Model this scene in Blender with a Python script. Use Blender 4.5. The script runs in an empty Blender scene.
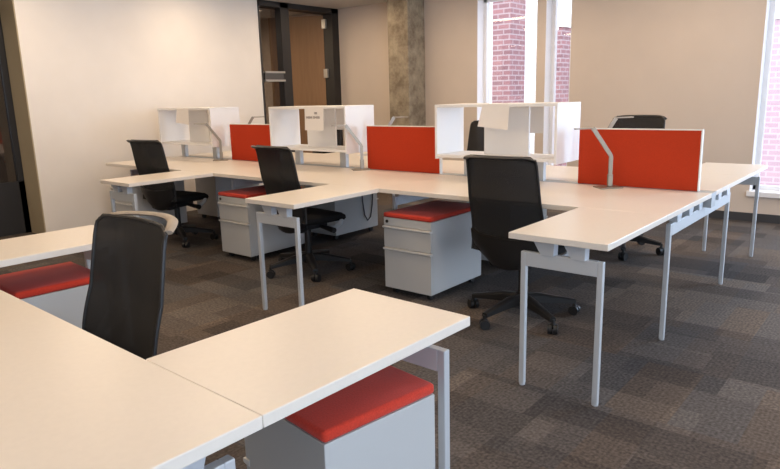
import bpy, bmesh, math, random
from mathutils import Vector, Matrix
random.seed(4)
S = bpy.context.scene
COL = S.collection

# ------------------------------------------------------------------ camera
cam_d = bpy.data.cameras.new('camera'); cam = bpy.data.objects.new('camera', cam_d); COL.objects.link(cam)
R_ = Vector((0.7710242, 0.63631333, -0.02504054)); U_ = Vector((-0.11551973, 0.17842911, 0.97714802)); F_ = Vector((-0.62624027, 0.75051209, -0.21107991))
M4 = Matrix(((R_.x, U_.x, -F_.x, 0.9212061), (R_.y, U_.y, -F_.y, -4.09167898), (R_.z, U_.z, -F_.z, 1.32949135), (0, 0, 0, 1)))
cam.matrix_world = M4
cam_d.sensor_width = 36.0; cam_d.lens = 641.65 / 780 * 36; cam_d.clip_start = 0.02; cam_d.clip_end = 200
S.camera = cam

# ------------------------------------------------------------------ world, sun, area lights, exposure
w = bpy.data.worlds.new('daylight'); S.world = w; w.use_nodes = True
bg = w.node_tree.nodes['Background']; bg.inputs[0].default_value = (0.80, 0.88, 1.0, 1); bg.inputs[1].default_value = 4.0
sun_d = bpy.data.lights.new('sun', 'SUN'); sun_d.energy = 4.0; sun_d.angle = 0.02; sun_d.color = (1, 0.95, 0.88)
sun = bpy.data.objects.new('sun', sun_d); COL.objects.link(sun)
sun.rotation_euler = Vector((-0.35, 0.75, -0.62)).to_track_quat('-Z', 'Y').to_euler()

def area(name, loc, direction, sx, sy, watts, color, spread=180):
    d = bpy.data.lights.new(name, 'AREA'); d.shape = 'RECTANGLE'; d.size = sx; d.size_y = sy; d.energy = watts; d.color = color
    d.spread = math.radians(spread)
    o = bpy.data.objects.new(name, d); COL.objects.link(o); o.location = loc
    o.rotation_euler = Vector(direction).to_track_quat('-Z', 'Z' if abs(direction[2]) < .9 else 'Y').to_euler()
    return o
WARM = (1.0, 0.77, 0.53); COOL = (0.50, 0.72, 1.0)
for lx in (-5.0, -2.9, -0.8, 1.6):                     # recessed ceiling lights in rows
    for ly in (-5.6, -3.4, -1.5, 0.4, 2.1):
        area('ceiling_lamp', (lx, ly, 2.57), (0, 0, -1), 1.1, 0.25, 17 if lx < 1 else 7, WARM)
area('window_daylight_right', (4.3, -4.8, 1.45), (-1, .1, 0), 2.6, 2.0, 125, COOL)
area('window_daylight_back', (2.25, 3.05, 1.4), (-.25, -1, 0), 1.5, 2.0, 190, COOL)
area('corridor_fill', (-7.6, 1.5, 2.5), (0, 0, -1), 0.8, 0.8, 45, WARM)  # unseen fill, raised to brighten the wooden door and corridor wall
area('corridor_fill', (-7.5, -2.6, 2.5), (0, 0, -1), 0.8, 0.8, 30, (1, .9, .8))  # added fill with no known lamp there, brightens the dark glazing
S.view_settings.view_transform = 'Standard'; S.view_settings.look = 'None'
S.view_settings.exposure = -0.3; S.view_settings.gamma = 1.0; S.view_settings.use_curve_mapping = False
S.cycles.max_bounces = 8; S.cycles.diffuse_bounces = 5; S.cycles.transparent_max_bounces = 12
S.cycles.use_denoising = True

# ------------------------------------------------------------------ materials
def mat(name, col, rough=0.5, metal=0.0, spec=0.5, noise=0.0, nscale=20, bump=0.0, sheen=0.0):
    m = bpy.data.materials.new(name); m.use_nodes = True
    nt = m.node_tree; b = nt.nodes['Principled BSDF']
    b.inputs['Base Color'].default_value = (*col, 1); b.inputs['Roughness'].default_value = rough
    b.inputs['Metallic'].default_value = metal; b.inputs['Specular IOR Level'].default_value = spec
    if sheen: b.inputs['Sheen Weight'].default_value = sheen
    if noise or bump:
        tc = nt.nodes.new('ShaderNodeTexCoord'); n = nt.nodes.new('ShaderNodeTexNoise')
        n.inputs['Scale'].default_value = nscale; n.inputs['Detail'].default_value = 5
        nt.links.new(tc.outputs['Object'], n.inputs['Vector'])
        if noise:
            r = nt.nodes.new('ShaderNodeValToRGB')
            r.color_ramp.elements[0].position = .3; r.color_ramp.elements[1].position = .7
            r.color_ramp.elements[0].color = (*[c * (1 - noise) for c in col], 1)
            r.color_ramp.elements[1].color = (*[min(1, c * (1 + noise)) for c in col], 1)
            nt.links.new(n.outputs['Fac'], r.inputs['Fac']); nt.links.new(r.outputs['Color'], b.inputs['Base Color'])
        if bump:
            bp = nt.nodes.new('ShaderNodeBump'); bp.inputs['Strength'].default_value = bump; bp.inputs['Distance'].default_value = .002
            nt.links.new(n.outputs['Fac'], bp.inputs['Height']); nt.links.new(bp.outputs['Normal'], b.inputs['Normal'])
    return m

LAM = mat('white_laminate', (0.74, 0.67, 0.59), .33, spec=.45, noise=.015, nscale=60)
STEEL = mat('silver_painted_steel', (0.54, 0.56, 0.58), .42, metal=.25)
ALU = mat('cast_aluminium', (0.66, 0.69, 0.73), .35, metal=.5)
CAB = mat('light_grey_painted_cabinet', (0.47, 0.47, 0.465), .45, spec=.4)
CABLIP = mat('pale_drawer_lip', (0.60, 0.59, 0.57), .4, spec=.4)
RED = mat('red_cushion_fabric', (0.52, 0.042, 0.022), .9, spec=.15, noise=.12, nscale=220, bump=.4, sheen=.15)
SCR = mat('red_screen_fabric', (0.47, 0.040, 0.011), .85, spec=.2, noise=.08, nscale=260, bump=.3)
TRIM = mat('off_white_edge_trim', (0.80, 0.76, 0.70), .5)
SHELF = mat('white_shelf_panel', (0.80, 0.78, 0.76), .45, spec=.4)
BLK = mat('black_plastic', (0.014, 0.013, 0.013), .45, spec=.4)
SEATM = mat('black_seat_fabric', (0.013, 0.012, 0.012), .9, spec=.2, noise=.2, nscale=200, bump=.3)
RAIL_LIT = mat('ceiling_lit_rail', (0.30, 0.25, 0.20), .45)  # ceiling light on the foreground chair's rail, put into its colour
LAMPM = mat('brushed_nickel_lamp', (0.30, 0.26, 0.21), .36, metal=.6)
PAPER = mat('paper', (0.80, 0.75, 0.70), .85, spec=.2)
INK = mat('faded_ink', (0.36, 0.32, 0.30), .9)
DARKG = mat('dark_trough', (0.16, 0.17, 0.18), .55)
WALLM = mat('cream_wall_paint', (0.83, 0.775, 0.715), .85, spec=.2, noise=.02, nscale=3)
WALL_BACKLIT = mat('backlit_wall_paint', (0.66, 0.565, 0.485), .85, spec=.2, noise=.02, nscale=3)  # off-white paint toned down to beige: backlit shade put into the colour
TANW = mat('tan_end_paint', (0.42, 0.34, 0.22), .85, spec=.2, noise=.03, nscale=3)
CEIL = mat('ceiling_paint', (0.66, 0.63, 0.60), .9, spec=.1)
BASEB = mat('dark_baseboard', (0.045, 0.045, 0.05), .6)
FRAME = mat('dark_bronze_frame', (0.022, 0.020, 0.020), .5)
WHITEF = mat('white_window_frame', (0.86, 0.86, 0.88), .45)
METALH = mat('hinge_steel', (0.6, 0.58, 0.55), .35, metal=.7)
CORRW = mat('corridor_wall_paint', (0.26, 0.22, 0.19), .85, spec=.2)
DGREY = mat('grey_corridor_panel', (0.08, 0.075, 0.075), .6)
GROUND = mat('outside_paving', (0.5, 0.49, 0.47), .9, noise=.1, nscale=2)
CABLE = mat('grey_cable', (0.06, 0.065, 0.08), .5)

def mesh_fabric():
    m = bpy.data.materials.new('black_mesh_fabric'); m.use_nodes = True; nt = m.node_tree
    b = nt.nodes['Principled BSDF']; b.inputs['Base Color'].default_value = (0.020, 0.019, 0.019, 1); b.inputs['Roughness'].default_value = .75
    b.inputs['Specular IOR Level'].default_value = .3
    t = nt.nodes.new('ShaderNodeBsdfTransparent'); mx = nt.nodes.new('ShaderNodeMixShader'); mx.inputs[0].default_value = .12
    tc = nt.nodes.new('ShaderNodeTexCoord'); wv = nt.nodes.new('ShaderNodeTexWave'); wv.inputs['Scale'].default_value = 120; wv.bands_direction = 'Z'
    bp = nt.nodes.new('ShaderNodeBump'); bp.inputs['Strength'].default_value = .2; bp.inputs['Distance'].default_value = .001
    nt.links.new(tc.outputs['Object'], wv.inputs['Vector']); nt.links.new(wv.outputs['Fac'], bp.inputs['Height']); nt.links.new(bp.outputs['Normal'], b.inputs['Normal'])
    nt.links.new(b.outputs[0], mx.inputs[1]); nt.links.new(t.outputs[0], mx.inputs[2]); nt.links.new(mx.outputs[0], nt.nodes['Material Output'].inputs[0])
    return m
MESH = mesh_fabric()

def glass(name, tint=(1, 1, 1), gl=.08):
    m = bpy.data.materials.new(name); m.use_nodes = True; nt = m.node_tree
    nt.nodes.remove(nt.nodes['Principled BSDF'])
    t = nt.nodes.new('ShaderNodeBsdfTransparent'); t.inputs[0].default_value = (*tint, 1)
    g = nt.nodes.new('ShaderNodeBsdfGlossy'); g.inputs['Roughness'].default_value = .02
    mx = nt.nodes.new('ShaderNodeMixShader'); mx.inputs[0].default_value = gl
    nt.links.new(t.outputs[0], mx.inputs[1]); nt.links.new(g.outputs[0], mx.inputs[2]); nt.links.new(mx.outputs[0], nt.nodes['Material Output'].inputs[0])
    return m
GLASS = glass('clear_glass', (.97, .98, 1), .05); GLASSD = glass('tinted_glass', (.62, .62, .64), .10)

def brick(name, c1, c2, mortar, sc):
    m = bpy.data.materials.new(name); m.use_nodes = True; nt = m.node_tree; b = nt.nodes['Principled BSDF']; b.inputs['Roughness'].default_value = .9
    tc = nt.nodes.new('ShaderNodeTexCoord'); sp = nt.nodes.new('ShaderNodeSeparateXYZ'); ad = nt.nodes.new('ShaderNodeMath'); ad.operation = 'ADD'; cb = nt.nodes.new('ShaderNodeCombineXYZ')
    nt.links.new(tc.outputs['Object'], sp.inputs[0]); nt.links.new(sp.outputs['X'], ad.inputs[0]); nt.links.new(sp.outputs['Y'], ad.inputs[1])
    nt.links.new(ad.outputs[0], cb.inputs['X']); nt.links.new(sp.outputs['Z'], cb.inputs['Y'])
    t = nt.nodes.new('ShaderNodeTexBrick'); t.inputs['Color1'].default_value = (*c1, 1); t.inputs['Color2'].default_value = (*c2, 1); t.inputs['Mortar'].default_value = (*mortar, 1)
    t.inputs['Scale'].default_value = sc; t.inputs['Mortar Size'].default_value = .012; t.inputs['Brick Width'].default_value = .22; t.inputs['Row Height'].default_value = .085
    nt.links.new(cb.outputs[0], t.inputs['Vector']); nt.links.new(t.outputs['Color'], b.inputs['Base Color'])
    return m
BRICKR = brick('red_brick', (0.31, 0.15, 0.155), (0.22, 0.115, 0.125), (0.37, 0.28, 0.29), 1.0)
BRICK_OVEREXP = brick('overexposed_brick', (0.52, 0.36, 0.41), (0.45, 0.32, 0.38), (0.57, 0.46, 0.50), 1.0)  # pale pink of overexposed daylight put into the brick colour
SIDING = brick('white_siding', (0.88, 0.84, 0.80), (0.84, 0.80, 0.77), (0.74, 0.69, 0.66), 1.6)
BLUEP = mat('blue_grey_panel', (0.25, 0.38, 0.48), .6)

def concrete():
    m = bpy.data.materials.new('stained_concrete'); m.use_nodes = True; nt = m.node_tree; b = nt.nodes['Principled BSDF']; b.inputs['Roughness'].default_value = .85
    tc = nt.nodes.new('ShaderNodeTexCoord'); n = nt.nodes.new('ShaderNodeTexNoise'); n.inputs['Scale'].default_value = 6; n.inputs['Detail'].default_value = 8; n.inputs['Roughness'].default_value = .7
    r = nt.nodes.new('ShaderNodeValToRGB'); r.color_ramp.elements[0].color = (0.17, 0.13, 0.09, 1); r.color_ramp.elements[1].color = (0.38, 0.32, 0.23, 1)
    r.color_ramp.elements[0].position = .35; r.color_ramp.elements[1].position = .65
    nt.links.new(tc.outputs['Object'], n.inputs['Vector']); nt.links.new(n.outputs['Fac'], r.inputs['Fac']); nt.links.new(r.outputs['Color'], b.inputs['Base Color'])
    return m
CONC = concrete()

def wood():
    m = bpy.data.materials.new('brown_wood_veneer'); m.use_nodes = True; nt = m.node_tree; b = nt.nodes['Principled BSDF']; b.inputs['Roughness'].default_value = .5
    tc = nt.nodes.new('ShaderNodeTexCoord'); mp = nt.nodes.new('ShaderNodeMapping'); mp.inputs['Scale'].default_value = (14, 14, 1.2)
    n = nt.nodes.new('ShaderNodeTexNoise'); n.inputs['Scale'].default_value = 2; n.inputs['Detail'].default_value = 6
    r = nt.nodes.new('ShaderNodeValToRGB'); r.color_ramp.elements[0].color = (0.24, 0.13, 0.065, 1); r.color_ramp.elements[1].color = (0.35, 0.20, 0.10, 1)
    nt.links.new(tc.outputs['Object'], mp.inputs[0]); nt.links.new(mp.outputs[0], n.inputs['Vector']); nt.links.new(n.outputs['Fac'], r.inputs['Fac']); nt.links.new(r.outputs['Color'], b.inputs['Base Color'])
    return m
WOOD = wood()

def carpet():
    m = bpy.data.materials.new('patchwork_carpet'); m.use_nodes = True; nt = m.node_tree; b = nt.nodes['Principled BSDF']
    b.inputs['Roughness'].default_value = .95; b.inputs['Specular IOR Level'].default_value = .1
    tc = nt.nodes.new('ShaderNodeTexCoord'); L = nt.links.new
    def bricks(sx, sy, off, freq, c1, c2, rot=0):
        mp = nt.nodes.new('ShaderNodeMapping'); mp.inputs['Location'].default_value = off; mp.inputs['Rotation'].default_value = (0, 0, rot)
        t = nt.nodes.new('ShaderNodeTexBrick'); t.inputs['Scale'].default_value = 1; t.inputs['Mortar Size'].default_value = 0
        t.inputs['Brick Width'].default_value = sx; t.inputs['Row Height'].default_value = sy; t.offset = .37; t.offset_frequency = freq; t.squash = .7; t.squash_frequency = 3
        t.inputs['Color1'].default_value = (*c1, 1); t.inputs['Color2'].default_value = (*c2, 1)
        L(tc.outputs['Object'], mp.inputs[0]); L(mp.outputs[0], t.inputs['Vector']); return t
    a = bricks(.44, .22, (.1, .07, 0), 2, (0.140, 0.118, 0.100), (0.078, 0.067, 0.060))
    c = bricks(.31, .42, (.3, .2, 0), 3, (1.22, 1.20, 1.18), (0.74, 0.74, 0.76), math.pi / 2)
    mul = nt.nodes.new('ShaderNodeMix'); mul.data_type = 'RGBA'; mul.blend_type = 'MULTIPLY'; mul.inputs[0].default_value = 1
    L(a.outputs['Color'], mul.inputs[6]); L(c.outputs['Color'], mul.inputs[7])
    e = bricks(.26, .58, (.7, .4, 0), 2, (1.10, 1.0, .92), (.90, .98, 1.10))
    mu2 = nt.nodes.new('ShaderNodeMix'); mu2.data_type = 'RGBA'; mu2.blend_type = 'MULTIPLY'; mu2.inputs[0].default_value = 1
    L(mul.outputs[2], mu2.inputs[6]); L(e.outputs['Color'], mu2.inputs[7]); mul = mu2
    n = nt.nodes.new('ShaderNodeTexNoise'); n.inputs['Scale'].default_value = 70; n.inputs['Detail'].default_value = 4
    r = nt.nodes.new('ShaderNodeValToRGB'); r.color_ramp.elements[0].position = .3; r.color_ramp.elements[1].position = .7
    r.color_ramp.elements[0].color = (.62, .62, .62, 1); r.color_ramp.elements[1].color = (1.38, 1.38, 1.38, 1)
    L(tc.outputs['Object'], n.inputs['Vector']); L(n.outputs['Fac'], r.inputs['Fac'])
    m2 = nt.nodes.new('ShaderNodeMix'); m2.data_type = 'RGBA'; m2.blend_type = 'MULTIPLY'; m2.inputs[0].default_value = 1
    L(mul.outputs[2], m2.inputs[6]); L(r.outputs['Color'], m2.inputs[7])
    wv = nt.nodes.new('ShaderNodeTexWave'); wv.inputs['Scale'].default_value = 18; wv.bands_direction = 'X'; wv.inputs['Distortion'].default_value = 1.5
    L(tc.outputs['Object'], wv.inputs['Vector'])
    m3 = nt.nodes.new('ShaderNodeMix'); m3.data_type = 'RGBA'; m3.blend_type = 'MULTIPLY'; m3.inputs[0].default_value = .12
    L(m2.outputs[2], m3.inputs[6]); L(wv.outputs['Color'], m3.inputs[7])
    L(m3.outputs[2], b.inputs['Base Color'])
    bp = nt.nodes.new('ShaderNodeBump'); bp.inputs['Strength'].default_value = .5; bp.inputs['Distance'].default_value = .004
    L(n.outputs['Fac'], bp.inputs['Height']); L(bp.outputs['Normal'], b.inputs['Normal'])
    return m
CARPET = carpet()

# ------------------------------------------------------------------ mesh helpers
class MB:
    def __init__(s): s.bm = bmesh.new()
    def box(s, x0, x1, y0, y1, z0, z1, bev=0.0, seg=2):
        b = bmesh.new(); bmesh.ops.create_cube(b, size=1)
        bmesh.ops.scale(b, vec=(abs(x1 - x0), abs(y1 - y0), abs(z1 - z0)), verts=b.verts)
        bmesh.ops.translate(b, vec=((x0 + x1) / 2, (y0 + y1) / 2, (z0 + z1) / 2), verts=b.verts)
        if bev: bmesh.ops.bevel(b, geom=b.edges[:], offset=bev, segments=seg, affect='EDGES', profile=.5)
        s.add(b); return s
    def add(s, b, mtx=None):
        if mtx is not None: bmesh.ops.transform(b, matrix=mtx, verts=b.verts)
        me = bpy.data.meshes.new('tmp'); b.to_mesh(me); b.free(); s.bm.from_mesh(me); bpy.data.meshes.remove(me); return s
    def cyl(s, p0, p1, r0, r1=None, n=20):
        r1 = r0 if r1 is None else r1; p0 = Vector(p0); p1 = Vector(p1); d = p1 - p0
        b = bmesh.new(); bmesh.ops.create_cone(b, cap_ends=True, segments=n, radius1=r0, radius2=r1, depth=d.length)
        s.add(b, Matrix.Translation((p0 + p1) / 2) @ d.to_track_quat('Z', 'Y').to_matrix().to_4x4()); return s
    def rings(s, rings, cap=True):                     # loft closed rings of equal length
        vs = [[s.bm.verts.new(p) for p in r] for r in rings]; n = len(rings[0])
        for a, b in zip(vs, vs[1:]):
            for i in range(n): s.bm.faces.new((a[i], a[(i + 1) % n], b[(i + 1) % n], b[i]))
        if cap: s.bm.faces.new(vs[0][::-1]); s.bm.faces.new(vs[-1])
        return s
    def tube(s, pts, rx, ry=None, n=10, up=(0, 0, 1), square=False):
        ry = rx if ry is None else ry; pts = [Vector(p) for p in pts]; R = []
        for i, p in enumerate(pts):
            t = (pts[min(i + 1, len(pts) - 1)] - pts[max(i - 1, 0)]).normalized()
            a = t.cross(Vector(up)).normalized(); b = a.cross(t).normalized()
            if square: c = [(1, 1), (-1, 1), (-1, -1), (1, -1)]
            else: c = [(math.cos(2 * math.pi * k / n), math.sin(2 * math.pi * k / n)) for k in range(n)]
            R.append([p + a * rx * u + b * ry * v for u, v in c])
        return s.rings(R)
    def prism(s, poly, d0, d1, axis='y'):             # polygon in the plane across the axis
        f = {'y': lambda p, d: (p[0], d, p[1]), 'x': lambda p, d: (d, p[0], p[1]), 'z': lambda p, d: (p[0], p[1], d)}[axis]
        return s.rings([[f(p, d0) for p in poly], [f(p, d1) for p in poly]])
    def build(s, name, m, parent=None, smooth=False, sy=1):
        if sy < 0:
            for v in s.bm.verts: v.co.y = -v.co.y
        bmesh.ops.recalc_face_normals(s.bm, faces=s.bm.faces[:])
        me = bpy.data.meshes.new(name); s.bm.to_mesh(me); s.bm.free(); me.materials.append(m)
        o = bpy.data.objects.new(name, me); COL.objects.link(o)
        if parent: o.parent = parent
        if smooth:
            for p in me.polygons: p.use_smooth = True
            try: me.set_sharp_from_angle(angle=math.radians(42))
            except Exception: pass
        return o

def tag(o, label=None, cat=None, group=None, kind=None):
    if label: o['label'] = label
    if cat: o['category'] = cat
    if group: o['group'] = group
    if kind: o['kind'] = kind
    return o
def empty(name, loc=(0, 0, 0), rz=0.0):
    o = bpy.data.objects.new(name, None); COL.objects.link(o); o.location = loc; o.rotation_euler = (0, 0, rz); o.empty_display_size = .1; return o
def copy_tree(o, parent=None):
    c = o.copy(); COL.objects.link(c)
    if parent: c.parent = parent
    for ch in list(o.children): copy_tree(ch, c)
    return c
def struct(name, mb, m): return tag(mb.build(name, m), kind='structure')

# ------------------------------------------------------------------ the room
YW, XL, ZC = 3.12, -6.0, 2.6
struct('floor', MB().box(-10.5, 4.8, -7.2, 3.30, -.12, 0), CARPET)
struct('ceiling', MB().box(-10.5, 4.8, -7.2, 3.42, ZC, ZC + .15), CEIL)
W1, W2, W3, W4 = (-3.58, -2.755), (-2.645, -2.33), (-.385, 1.05), (1.5, 3.0)
ZS, ZT = .30, 2.5
b = MB(); T = .30
edges = [-8.2, W1[0], W1[1], W2[0], W2[1], W3[0], W3[1], W4[0], W4[1], 4.8]
b.box(-8.2, 4.8, YW, YW + T, 0, ZS); b.box(-8.2, 4.8, YW, YW + T, ZT, ZC)
for i in range(0, len(edges), 2): b.box(edges[i], edges[i + 1], YW, YW + T, ZS, ZT)
struct('wall_back', b, WALL_BACKLIT)
DY0, DY1 = 1.62, 3.12                                   # the doorway beside the corner
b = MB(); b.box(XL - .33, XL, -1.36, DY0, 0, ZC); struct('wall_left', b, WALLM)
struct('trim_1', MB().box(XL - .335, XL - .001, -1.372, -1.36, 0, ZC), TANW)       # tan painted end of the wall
b = MB(); b.box(4.5, 4.8, -7.2, 3.42, 0, .4); b.box(4.5, 4.8, -7.2, 3.42, 2.5, ZC); b.box(4.5, 4.8, -7.2, -6.2, .4, 2.5); b.box(4.5, 4.8, 2.0, 3.42, .4, 2.5)
struct('wall_right', b, WALL_BACKLIT)
struct('wall_front', MB().box(-10.5, 4.8, -7.4, -7.2, 0, ZC), WALLM)
struct('wall_corridor', MB().box(-8.4, -8.2, -7.2, 3.42, 0, ZC), CORRW)
struct('baseboard_back', MB().box(-4.40, 4.5, YW - .012, YW - .0005, 0, .085), BASEB)
struct('baseboard_corridor', MB().box(-8.2, -8.185, -7.2, 3.12, 0, .1), BASEB)
col = struct('concrete_column', MB().box(-4.74, -4.40, 2.75, YW - .0005, 0, ZC, .012), CONC)

def window(name, x0, x1, meet=None):
    e = tag(empty(name, (0, 0, 0)), kind='structure')
    f = MB(); d0, d1 = YW + .14, YW + .20
    f.box(x0, x0 + .05, d0, d1, ZS, ZT); f.box(x1 - .05, x1, d0, d1, ZS, ZT); f.box(x0, x1, d0, d1, ZT - .05, ZT); f.box(x0, x1, d0, d1, ZS, ZS + .05)
    f.build('window_frame', WHITEF, e)
    r = MB(); r.box(x0, x0 + .006, YW - .004, YW + .14, ZS, ZT); r.box(x1 - .006, x1, YW - .004, YW + .14, ZS, ZT); r.box(x0, x1, YW - .004, YW + .14, ZT - .006, ZT)
    r.build('window_reveal', WHITEF, e)
    MB().box(x0 - .02, x1 + .02, YW - .03, YW + .14, ZS - .045, ZS + .006, .004).build('window_sill', WHITEF, e)
    MB().box(x0 + .045, x1 - .045, YW + .165, YW + .172, ZS + .045, ZT - .045).build('pane', GLASS, e)
    return e
window('window_1', *W1); window('window_2', *W2); window('window_3', *W3); window('window_4', *W4)

# doorway with glazed side panel, dark frame, open wooden door
d = tag(empty('door_1'), kind='structure')
f = MB(); x0, x1 = XL - .20, XL + .012
f.box(XL - .08, x1, DY0, DY0 + .022, 0, ZC - .001); f.box(XL - .10, x1, 2.0, 2.15, 0, ZC - .001); f.box(x0, x1, 2.985, DY1, 0, ZC - .001); f.box(x0, x1, DY0, DY1, ZC - .07, ZC - .001)
f.box(x0, x1, DY0, 2.05, 0, .1)
f.build('door_frame', FRAME, d)
MB().box(XL - .10, XL - .092, DY0 + .018, 2.005, .09, ZC - .065).build('side_pane', GLASSD, d)
r = MB(); r.box(XL - .03, XL + .02, DY0 + .05, 2.02, 1.56, 1.585); r.box(XL - .03, XL + .02, DY0 + .05, 2.02, 1.67, 1.695); r.build('push_rail', METALH, d)
MB().box(XL - .025, XL + .008, DY0 + .05, 2.02, 1.585, 1.67).build('rail_panel', DGREY, d)
leaf = MB().box(-.045, 0, -.86, 0, .01, ZC - .08, .002).build('door_leaf', WOOD, d)
leaf.location = (XL - .17, 2.98, 0); leaf.rotation_euler = (0, 0, -math.radians(62))
for z in (2.33, 1.62, .3):
    MB().box(XL - .18, XL - .10, 2.955, 2.9848, z, z + .13, .003).build('hinge', METALH, d)

# dark glazed partition beyond the end of the left wall
d = tag(empty('door_2'), kind='structure')
f = MB(); px = XL - .36
for y in (-1.42, -1.75, -2.75, -3.75): f.box(px - .06, px, y, y + .07, 0, ZC - .001)
f.box(px - .06, px, -3.75, -1.35, 2.22, 2.30); f.box(px - .06, px, -3.75, -1.35, 0, .55)
f.build('door_frame', FRAME, d)
MB().box(px - .034, px - .026, -3.7, -1.36, .55, ZC - .02).build('pane', GLASSD, d)

# ------------------------------------------------------------------ outside
struct('ground', MB().box(-16, 16, 3.45, 30, -.6, -.5), GROUND)
def building(name, m, x0, x1, y0, y1, z1, label, cat='building'):
    o = empty(name, ((x0 + x1) / 2, (y0 + y1) / 2, -.5)); hx, hy = (x1 - x0) / 2, (y1 - y0) / 2
    MB().box(-hx, hx, -hy, hy, 0, z1 + .5).build('wall', m, o)
    MB().box(-hx - .03, hx + .03, -hy - .03, hy + .03, z1 + .5, z1 + .6).build('coping', TRIM, o)
    return tag(o, label, cat)
building('brick_pier', BRICKR, -5.06, -4.707, 5.98, 6.5, 5.5, 'red brick pier seen close outside the first window left of the pale building', 'pier')
building('pale_building', SIDING, -8.2, -5.7, 10.0, 12, 6, 'pale sunlit building with faint block courses seen behind the brick pier through the window')
building('brick_chimney', BRICKR, -4.93, -4.72, 8.0, 8.4, 2.55, 'short dark brick stack outside the narrow second window', 'stack')
building('blue_post', BLUEP, -4.60, -4.46, 7.0, 7.2, 2.42, 'blue grey post beside the brick stack outside the narrow window', 'post')
building('brick_building', BRICK_OVEREXP, -1.25, 6.5, 7.5, 10, 2.32, 'long brick building, its colour paled to pink as overexposed, filling the right hand window view')

# ------------------------------------------------------------------ benches
L, WR, YM, D, ZT_, TH = 1.8451, .4484, .8812, 1.6359, .73, .028
def make_desk(name, sy, D, my, left_end=False):
    """origin at the spine on the right edge; user side is +y*sy"""
    root = empty(name)
    B = lambda mb, n, m, **k: mb.build(n, m, root, sy=sy, **k)
    B(MB().box(-L + .0006, -.0006, .055, YM - .0006, ZT_ - TH, ZT_, .0025), 'worksurface', LAM)
    B(MB().box(-WR, -.0006, YM + .0006, D, ZT_ - TH, ZT_, .0025), 'return_surface', LAM)
    h = .0125
    def leg(x, y): B(MB().box(x - h, x + h, y - h, y + h, .006, .64, .003).cyl((x, y, 0), (x, y, .008), .014), 'leg', STEEL)
    def wedge_x(xc, y):                                # bracket standing on a beam that runs along x
        B(MB().prism([(xc - .05, ZT_ - TH), (xc + .05, ZT_ - TH), (xc + .048, .638), (xc - .012, .638)], y - .022, y + .022, 'y'), 'bracket', ALU)
    def wedge_y(x, yc):
        B(MB().prism([(yc - .05, ZT_ - TH), (yc + .05, ZT_ - TH), (yc + .03, .638), (yc - .03, .638)], x - .022, x + .022, 'x'), 'bracket', ALU)
    ye = D - .061
    leg(-.049, ye); leg(-WR + .049, ye)
    B(MB().box(-WR + .049 + h, -.049 - h, ye - h, ye + h, .575, .64, .002), 'crossbeam', STEEL)
    wedge_x(-.30, ye); wedge_x(-.16, ye)
    ends = [-.059] + ([-L + .059] if left_end else [])
    for x in ends:
        leg(x, my)
        B(MB().box(x - h, x + h, .0005, my - h, .575, .64, .002), 'crossbeam', STEEL)
        for y in (.12, my * .5, my - .10): wedge_y(x, y)
    return root
near_desks = ['white L-shaped desk at the right end of the far bench, before the central chair',
              'white L-shaped desk in the middle of the far bench, its return beside the hanging cable',
              'white L-shaped desk at the left end of the far bench against the cream wall']
far_desks = ['white desk beyond the rightmost red screen with end legs near the right window',
             'white desk on the window side of the far bench behind the middle red screen',
             'white desk on the window side of the far bench behind the leftmost red screen']
for sy, labs in ((-1, near_desks), (1, far_desks)):
    pm = make_desk('bench_desk', sy, D, .639); pl = make_desk('bench_desk', sy, D, .639, True)
    q = copy_tree(pm)
    for k, o in enumerate((pm, q, pl)):
        o.location = (-L * k, 0, 0); tag(o, labs[k], 'desk', 'desks of the far bench')
for k in range(3):
    t = MB().box(-L * (k + 1) + .001, -L * k - .001, -.054, .054, .7005 - .0, .727); t.box(-L * (k + 1) + .001, -L * k - .001, -.045, .045, .6402, .7005)
    tag(t.build('cable_trough', mat('grey_trough', (0.42, 0.43, 0.44), .45, metal=.3) if k == 0 else bpy.data.materials['grey_trough']),
        ['grey cable trough along the bench centre under the rightmost red screen', 'grey cable trough along the bench centre under the middle red screen', 'grey cable trough along the bench centre under the leftmost red screen'][k], 'cable trough', 'cable troughs of the far bench')

TH_F = -.0247; FX, FY = -.0074, -3.3775
FO = Vector((FX + math.sin(TH_F) * .8812, FY - math.cos(TH_F) * .8812, 0))
def fpt(x, y, z=0): c, s = math.cos(TH_F), math.sin(TH_F); return Vector((FO.x + c * x - s * y, FO.y + s * x + c * y, z))
DF = .8812 + .7157
fd = make_desk('bench_desk', 1, DF, .83); fd2 = copy_tree(fd)
fd.location = fpt(0, 0); fd2.location = fpt(-L, 0); fd.rotation_euler.z = fd2.rotation_euler.z = TH_F
tag(fd, 'large white L-shaped desk nearest the camera, its return above a red-topped pedestal', 'desk', 'desks of the near bench')
tag(fd2, 'white L-shaped desk at the left edge behind the foreground mesh chair', 'desk', 'desks of the near bench')

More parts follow.
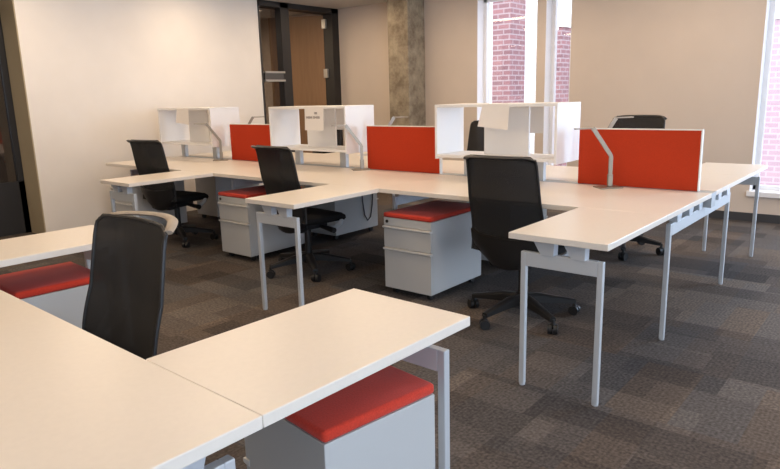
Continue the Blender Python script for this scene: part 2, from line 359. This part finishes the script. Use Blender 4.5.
# ------------------------------------------------------------------ pedestals
def make_pedestal(wd, dp, drawers=True):
    """origin bottom centre, front faces -y"""
    r = empty('pedestal_cabinet'); w2, d2 = wd / 2, dp / 2; z0, z1 = .05, .535
    MB().box(-w2, w2, -d2 + .02, d2, z0, z1, .002).build('body', CAB, r)
    MB().box(-w2, w2, -d2 + .002, -d2 + .0195, z1 - .052, z1, .001).build('top_rail', CAB, r)
    lk = MB().cyl((-w2 + .03, -d2 - .004, z1 - .025), (-w2 + .03, -d2 + .004, z1 - .025), .011).build('lock', BLK, r)
    for a, b_ in ((z1 - .054, z1 - .20), (z1 - .203, z0)):
        dr = MB().box(-w2 + .001, w2 - .001, -d2, -d2 + .0195, b_, a - .018, .0015).build('drawer', CAB, r)
        MB().prism([(-d2 - .014, a - .012), (-d2 - .014, a - .004), (-d2 + .0195, a), (-d2 + .0195, a - .017), (-d2 - .008, a - .017)], -w2 - .001, w2 + .001, 'x').build('handle', CABLIP, dr)
    cu = MB().box(-w2 - .002, w2 + .002, -d2 - .002, d2 + .002, z1 + .0005, z1 + .033, .012, 3).build('cushion', RED, r, smooth=True)
    for x in (-w2 + .05, w2 - .05):
        for y in (-d2 + .06, d2 - .05):
            MB().cyl((x - .012, y, .0245), (x + .012, y, .0245), .024, n=16).cyl((x, y, .03), (x, y, z0 + .004), .012).build('caster', BLK, r, smooth=True)
    return r
p0 = make_pedestal(.39, .61)
plabs = ['grey two-drawer pedestal with red cushion top under the desk left of the central mesh chair',
         'grey two-drawer pedestal with red cushion top behind the legs of the middle return desk',
         'grey two-drawer pedestal half hidden behind the return desk by the cream wall']
for k in range(3):
    o = p0 if k == 0 else copy_tree(p0); o.location = (-(k + 1) * L + .212, -.555, 0)
    tag(o, plabs[k], 'pedestal', 'pedestals under the far bench')
flabs = ['grey pedestal of the window-side desk showing its rear side behind the central pedestal',
         'grey pedestal side with a dangling cable seen under the middle return desk',
         'grey pedestal on the window side under the leftmost desk']
for k in range(3):
    o = copy_tree(p0); o.location = (-(k + 1) * L + .235, .43, 0); o.rotation_euler.z = math.pi
    tag(o, flabs[k], 'pedestal', 'pedestals under the far bench')
q0 = make_pedestal(.372, .39)
for k, lab in enumerate(('large grey pedestal with bright red cushion under the nearest desk return', 'grey pedestal with red cushion at the left edge beside the foreground mesh chair')):
    o = q0 if k == 0 else copy_tree(q0); o.location = ((-.246, -2.94, 0), (-2.10, -2.93, 0))[k]; o.rotation_euler.z = -math.pi / 2 - math.radians((8.2, 3.8)[k])
    tag(o, lab, 'pedestal', 'pedestals under the near bench')

# ------------------------------------------------------------------ screens and shelves on the spine
LS = 1.872
scr = empty('privacy_screen')
MB().box(-.838, -.092, -.013, .013, .7275, 1.085, .003).build('fabric_panel', SCR, scr)
e_ = MB(); e_.box(-.838, -.085, -.014, .014, 1.0855, 1.092); e_.box(-.0915, -.084, -.014, .014, .7275, 1.085); e_.build('edge_trim', TRIM, scr)
slabs = ['red fabric desk screen at the right end of the bench with a lamp in front', 'red fabric desk screen in the middle between two white shelves', 'red fabric desk screen furthest left, behind a black chair']
for k in range(3):
    o = scr if k == 0 else copy_tree(scr); o.location = (-LS * k, 0, 0); tag(o, slabs[k], 'screen', 'red desk screens')

sh = empty('desktop_shelf'); SX0, SX1, SYD, SZ0, SZ1 = -1.885, -.918, .18, .875, 1.258
MB().box(SX0, SX1, -SYD, SYD, SZ1 - .02, SZ1, .001).build('top_board', SHELF, sh)
MB().box(SX0 + .0185, SX1 - .0185, -SYD, SYD, SZ0, SZ0 + .02, .001).build('bottom_board', SHELF, sh)
for x in (SX0, SX1 - .018): MB().box(x, x + .018, -SYD, SYD, SZ0 - .012, SZ1 - .0205, .001).build('side_panel', SHELF, sh)
MB().box(-1.566, -1.208, -.009, .009, SZ0 + .0205, SZ1 - .0205, .001).build('centre_panel', SHELF, sh)
for x in (-1.70, -1.12): MB().box(x - .035, x + .035, -.02, .02, .7275, SZ0 - .0005, .002).build('post', STEEL, sh)
hlabs = ['white open shelf unit nearest, standing right of the middle red screen', 'white open shelf unit in the middle with a printed paper note taped on', 'white open shelf unit furthest left against the cream wall']
for k in range(3):
    o = sh if k == 0 else copy_tree(sh); o.location = (-LS * k, 0, 0); tag(o, hlabs[k], 'shelf', 'white desktop shelves')

def note(x0, x1, y, z0, z1, skew, sgn, lab, text=False, curl=0.0):
    """sheet of paper hung over the shelf edge; its own small bend"""
    m = MB(); nu, nv = 8, 6; off = .0025
    P = lambda u, v, t: (x0 + (x1 - x0) * u - skew * v * (1 - u), y - sgn * (off + .012 * v * v * .6 + curl * max(0, u - .7) * v + t), z1 - (z1 - z0) * v - .6 * skew * u * v)
    fr = [[m.bm.verts.new(P(i / nu, j / nv, .0008)) for i in range(nu + 1)] for j in range(nv + 1)]
    bk = [[m.bm.verts.new(P(i / nu, j / nv, 0)) for i in range(nu + 1)] for j in range(nv + 1)]
    for g in (fr, bk):
        for j in range(nv):
            for i in range(nu): m.bm.faces.new((g[j][i], g[j][i + 1], g[j + 1][i + 1], g[j + 1][i]))
    per = [(0, i) for i in range(nu)] + [(j, nu) for j in range(nv)] + [(nv, i) for i in range(nu, 0, -1)] + [(j, 0) for j in range(nv, 0, -1)]
    for a, b_ in zip(per, per[1:] + per[:1]): m.bm.faces.new((fr[a[0]][a[1]], fr[b_[0]][b_[1]], bk[b_[0]][b_[1]], bk[a[0]][a[1]]))
    o = m.build('paper_note', PAPER, smooth=True); tag(o, lab, 'paper', 'notes taped to the shelves')
    if text:
        t = MB()
        def word(u0, u1, v):
            u = u0
            while u < u1:
                w_ = random.uniform(.018, .03); h_ = random.choice((.014, .02, .022))
                a = Vector(P(u, v, .0012)); t.box(a.x, a.x + (x1 - x0) * w_ * .75, a.y - .0006, a.y, a.z - h_ / 2, a.z + h_ / 2); u += w_
        word(.52, .66, .28); word(.08, .42, .46); word(.46, .80, .46)
        t.build('faded_lettering', INK, o)
    return o
ysf = -SYD
note(-1.475, -1.265, ysf, 1.105, 1.2575, .035, 1, 'blank white paper with a curled corner taped to the nearest shelf unit', curl=.05)
note(-1.40 - LS, -1.17 - LS, ysf, 1.055, 1.2575, 0, 1, 'white paper note with two lines of faint print on the middle shelf unit', text=True)
note(-1.50 - 2 * LS, -1.29 - 2 * LS, ysf, 1.105, 1.2575, .03, 1, 'tilted white paper taped to the shelf unit furthest left')
note(-1.39, -1.195, SYD, 1.04, 1.2575, 0, -1, 'paper hung on the window side of the nearest shelf unit')
note(-1.39 - LS, -1.195 - LS, SYD, 1.04, 1.2575, 0, -1, 'paper hung on the window side of the middle shelf unit')

# ------------------------------------------------------------------ desk lamps
lp = empty('desk_lamp')
MB().box(-.085, .065, -.055, .055, 0, .008, .003).build('base', LAMPM, lp)
MB().box(-.016, .016, -.009, .009, .0082, .085, .003).build('sleeve', LAMPM, lp)
ar = MB().tube([(0, 0, .08), (0, 0, .195), (-.006, 0, .207), (-.118, 0, .362), (-.128, 0, .372)], .005, .0125, square=True, up=(1, 0, 0)); ar.build('arm', LAMPM, lp)
MB().box(-.245, -.126, -.014, .014, .3685, .3765, .002).build('light_bar', LAMPM, lp)
for k, (x, y, rz, lab) in enumerate(((-.578, -.125, .85, 'bent nickel desk lamp in front of the rightmost red screen'), (-2.695, -.10, .88, 'bent nickel desk lamp beside the middle shelf unit with printed note'),
                                     (-4.59, -.135, .88, 'bent nickel desk lamp beside the leftmost shelf unit'), (-.76, .10, math.pi + .85, 'nickel lamp head peeping over the rightmost red screen before a chair back'),
                                     (-2.66, .10, math.pi + .85, 'nickel lamp head peeping over the middle red screen'), (-4.54, .10, math.pi + .85, 'nickel lamp head peeping over the leftmost red screen'))):
    o = lp if k == 0 else copy_tree(lp); o.location = (x, y, ZT_ + .0002); o.rotation_euler.z = rz
    if rz > 2: o.scale = (1, 1, 1.13)
    tag(o, lab, 'lamp', 'desk lamps')

# ------------------------------------------------------------------ chairs
def make_chair(top_mat):
    """origin on the floor below the column, sitter faces +y"""
    r = empty('office_chair')
    MB().cyl((0, 0, .075), (0, 0, .135), .042, .034, 24).cyl((0, 0, .13), (0, 0, .38), .026, n=20).build('column', BLK, r, smooth=True)
    for k in range(5):
        a = math.radians(186 + 72 * k); ca, sa = math.cos(a), math.sin(a)
        pts = [(ca * t, sa * t, z) for t, z in ((.03, .118), (.12, .114), (.22, .100), (.325, .084))]
        R = []
        for (x, y, z), w_, h_ in zip(pts, (.032, .029, .024, .018), (.030, .026, .019, .013)):
            R.append([(x - sa * w_ * u, y + ca * w_ * u, z + h_ * v) for u, v in ((1, .6), (.6, 1), (-.6, 1), (-1, .6), (-1, -1), (1, -1))])
        lg = MB().rings(R).build('base_leg', BLK, r, smooth=True)
        c = MB(); cx, cy = ca * .325, sa * .325; b2 = a + .9
        for s in (-1, 1):
            ox, oy = math.cos(b2) * .016 * s, math.sin(b2) * .016 * s; ex, ey = math.cos(b2) * .011 * s, math.sin(b2) * .011 * s
            c.cyl((cx + ox - ex, cy + oy - ey, .029), (cx + ox + ex, cy + oy + ey, .029), .029, n=20)
        c.cyl((cx, cy, .03), (cx, cy, .085), .010, n=12); c.box(cx - .014, cx + .014, cy - .014, cy + .014, .035, .062, .005)
        c.build('caster', BLK, lg, smooth=True)
    MB().box(-.10, .10, -.13, .13, .345, .40, .02, 3).box(-.13, .13, -.19, -.09, .34, .40, .02, 3).build('tilt_mechanism', BLK, r, smooth=True)
    MB().cyl((.10, .06, .36), (.25, .06, .345), .016, .022, 16).build('adjusting_knob', BLK, r, smooth=True)
    # seat: rounded slab with a waterfall front
    m = MB(); n = 44; R = []
    for z, ins in ((.398, .05), (.408, .015), (.43, 0), (.452, .004), (.466, .03), (.470, .09)):
        ring = []
        for i in range(n):
            t = 2 * math.pi * i / n; c, s = math.cos(t), math.sin(t)
            x = (.235 - ins) * math.copysign(abs(c) ** .5, c); y = (.225 - ins) * math.copysign(abs(s) ** .5, s)
            ring.append((x, y + .04, z - (max(0, y - .08) ** 2) * 1.4))
        R.append(ring)
    m.rings(R).build('seat', SEATM, r, smooth=True)
    # backrest: mesh sheet in a slim frame, leaning back
    zb, zt = .43, .992
    def yb(v): return -.205 + .018 * math.sin(min(1, v * 1.8) * math.pi) - .088 * v ** 1.2
    def hw(v): return .232 - .018 * v
    def P(u, v, o=0):
        cu = .035 * max(0, (abs(u) - .84) / .16) ** 2 * max(0, v - .9) * 7
        return Vector((u * hw(v), yb(v) + .035 * u * u - .02 + o, zb + (zt - zb) * v - cu))
    m = MB(); nu, nv = 14, 20
    fr = [[m.bm.verts.new(P(-1 + 2 * i / nu, j / nv, .003)) for i in range(nu + 1)] for j in range(nv + 1)]
    bk = [[m.bm.verts.new(P(-1 + 2 * i / nu, j / nv, -.003)) for i in range(nu + 1)] for j in range(nv + 1)]
    for g in (fr, bk):
        for j in range(nv):
            for i in range(nu): m.bm.faces.new((g[j][i], g[j][i + 1], g[j + 1][i + 1], g[j + 1][i]))
    per = [(0, i) for i in range(nu)] + [(j, nu) for j in range(nv)] + [(nv, i) for i in range(nu, 0, -1)] + [(j, 0) for j in range(nv, 0, -1)]
    for a, b_ in zip(per, per[1:] + per[:1]): m.bm.faces.new((fr[a[0]][a[1]], fr[b_[0]][b_[1]], bk[b_[0]][b_[1]], bk[a[0]][a[1]]))
    m.build('backrest', MESH, r, smooth=True)
    side = [P(-1, j / 16) for j in range(17)] + [P(-1 + 2 * i / 14, 1) for i in range(1, 14)] + [P(1, 1 - j / 16) for j in range(17)]
    MB().tube(side, .007, .007, n=8, up=(0, 1, .01)).build('back_frame', BLK, r, smooth=True)
    rail = []
    for i in range(21):
        u = -1 + 2 * i / 20; p = P(u, 1); rail.append((p.x * 1.0, p.y - .008 - .07 * (1 - u * u) ** .8, zt + .002 - .018 * abs(u) ** 8))
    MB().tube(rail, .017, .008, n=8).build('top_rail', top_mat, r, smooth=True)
    # curved lower shell behind the seat with its two uprights
    m = MB(); R = []
    for v, z in ((0, .335), (.15, .345), (.4, .40), (.7, .47), (1, .53)):
        out = []; inn = []
        wv = .11 + .115 * min(1, v * 1.8)
        for i in range(15):
            u = -1 + 2 * i / 14; y = -.235 + .05 * u * u - .02 * v + (.05 * (1 - v) ** 2)
            out.append((u * wv, y - .014, z + .03 * abs(u) ** 3)); inn.append((u * wv, y + .014, z + .03 * abs(u) ** 3))
        R.append(out + inn[::-1])
    m.rings(R).build('lumbar_shell', BLK, r, smooth=True)
    MB().tube([(.12, .10, .335), (.18, .135, .352), (.215, .155, .385), (.222, .16, .415)], .013, .018, n=8).build('lever', ALU, r, smooth=True)['label'] = 'silver lever'
    return r
ch = make_chair(BLK); ch2 = make_chair(RAIL_LIT)
chairs = [(-.85, -.74, 0, 0, 'black mesh office chair in the centre, its back to the camera'),
          (-2.70, -.75, 0, -5, 'black mesh office chair at the middle desk behind the freestanding return'),
          (-4.55, -.72, 0, 7, 'black mesh office chair furthest left on the far bench near the cream wall'),
          (-.965, 1.2, .115, 180, 'black office chair beyond the rightmost red screen near the windows'),
          (-2.47, 1.25, .065, 176, 'black office chair beyond the nearest shelf unit, glimpsed through its opening'),
          (-4.74, 1.30, .05, 180, 'black office chair beyond the middle shelf unit, glimpsed through its opening')]
for k, (x, y, dz, a, lab) in enumerate(chairs):
    o = ch if k == 0 else copy_tree(ch); o.location = (x, y, 0); o.rotation_euler.z = math.radians(a)
    if dz: o.scale = (1, 1, 1 + dz)
    tag(o, lab, 'chair', 'office chairs around the far bench')
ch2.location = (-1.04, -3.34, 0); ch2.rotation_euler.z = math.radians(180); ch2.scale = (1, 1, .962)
tag(ch2, 'dark mesh office chair with its top rail coloured as lit from above, tucked into the nearest desk', 'chair')

# ------------------------------------------------------------------ cable loop on the pedestal side
cx = -2 * L + .235 + .20
MB_ = MB().tube([(cx + .008, y, z) for y, z in ((.475, .70), (.485, .50), (.50, .33), (.525, .19), (.565, .13), (.61, .16), (.64, .28), (.655, .45), (.665, .70))], .006, n=6, up=(1, 0, 0))
tag(MB_.build('cable', CABLE, smooth=True), 'thin dark cable hanging in a loop under the middle desk', 'cable')
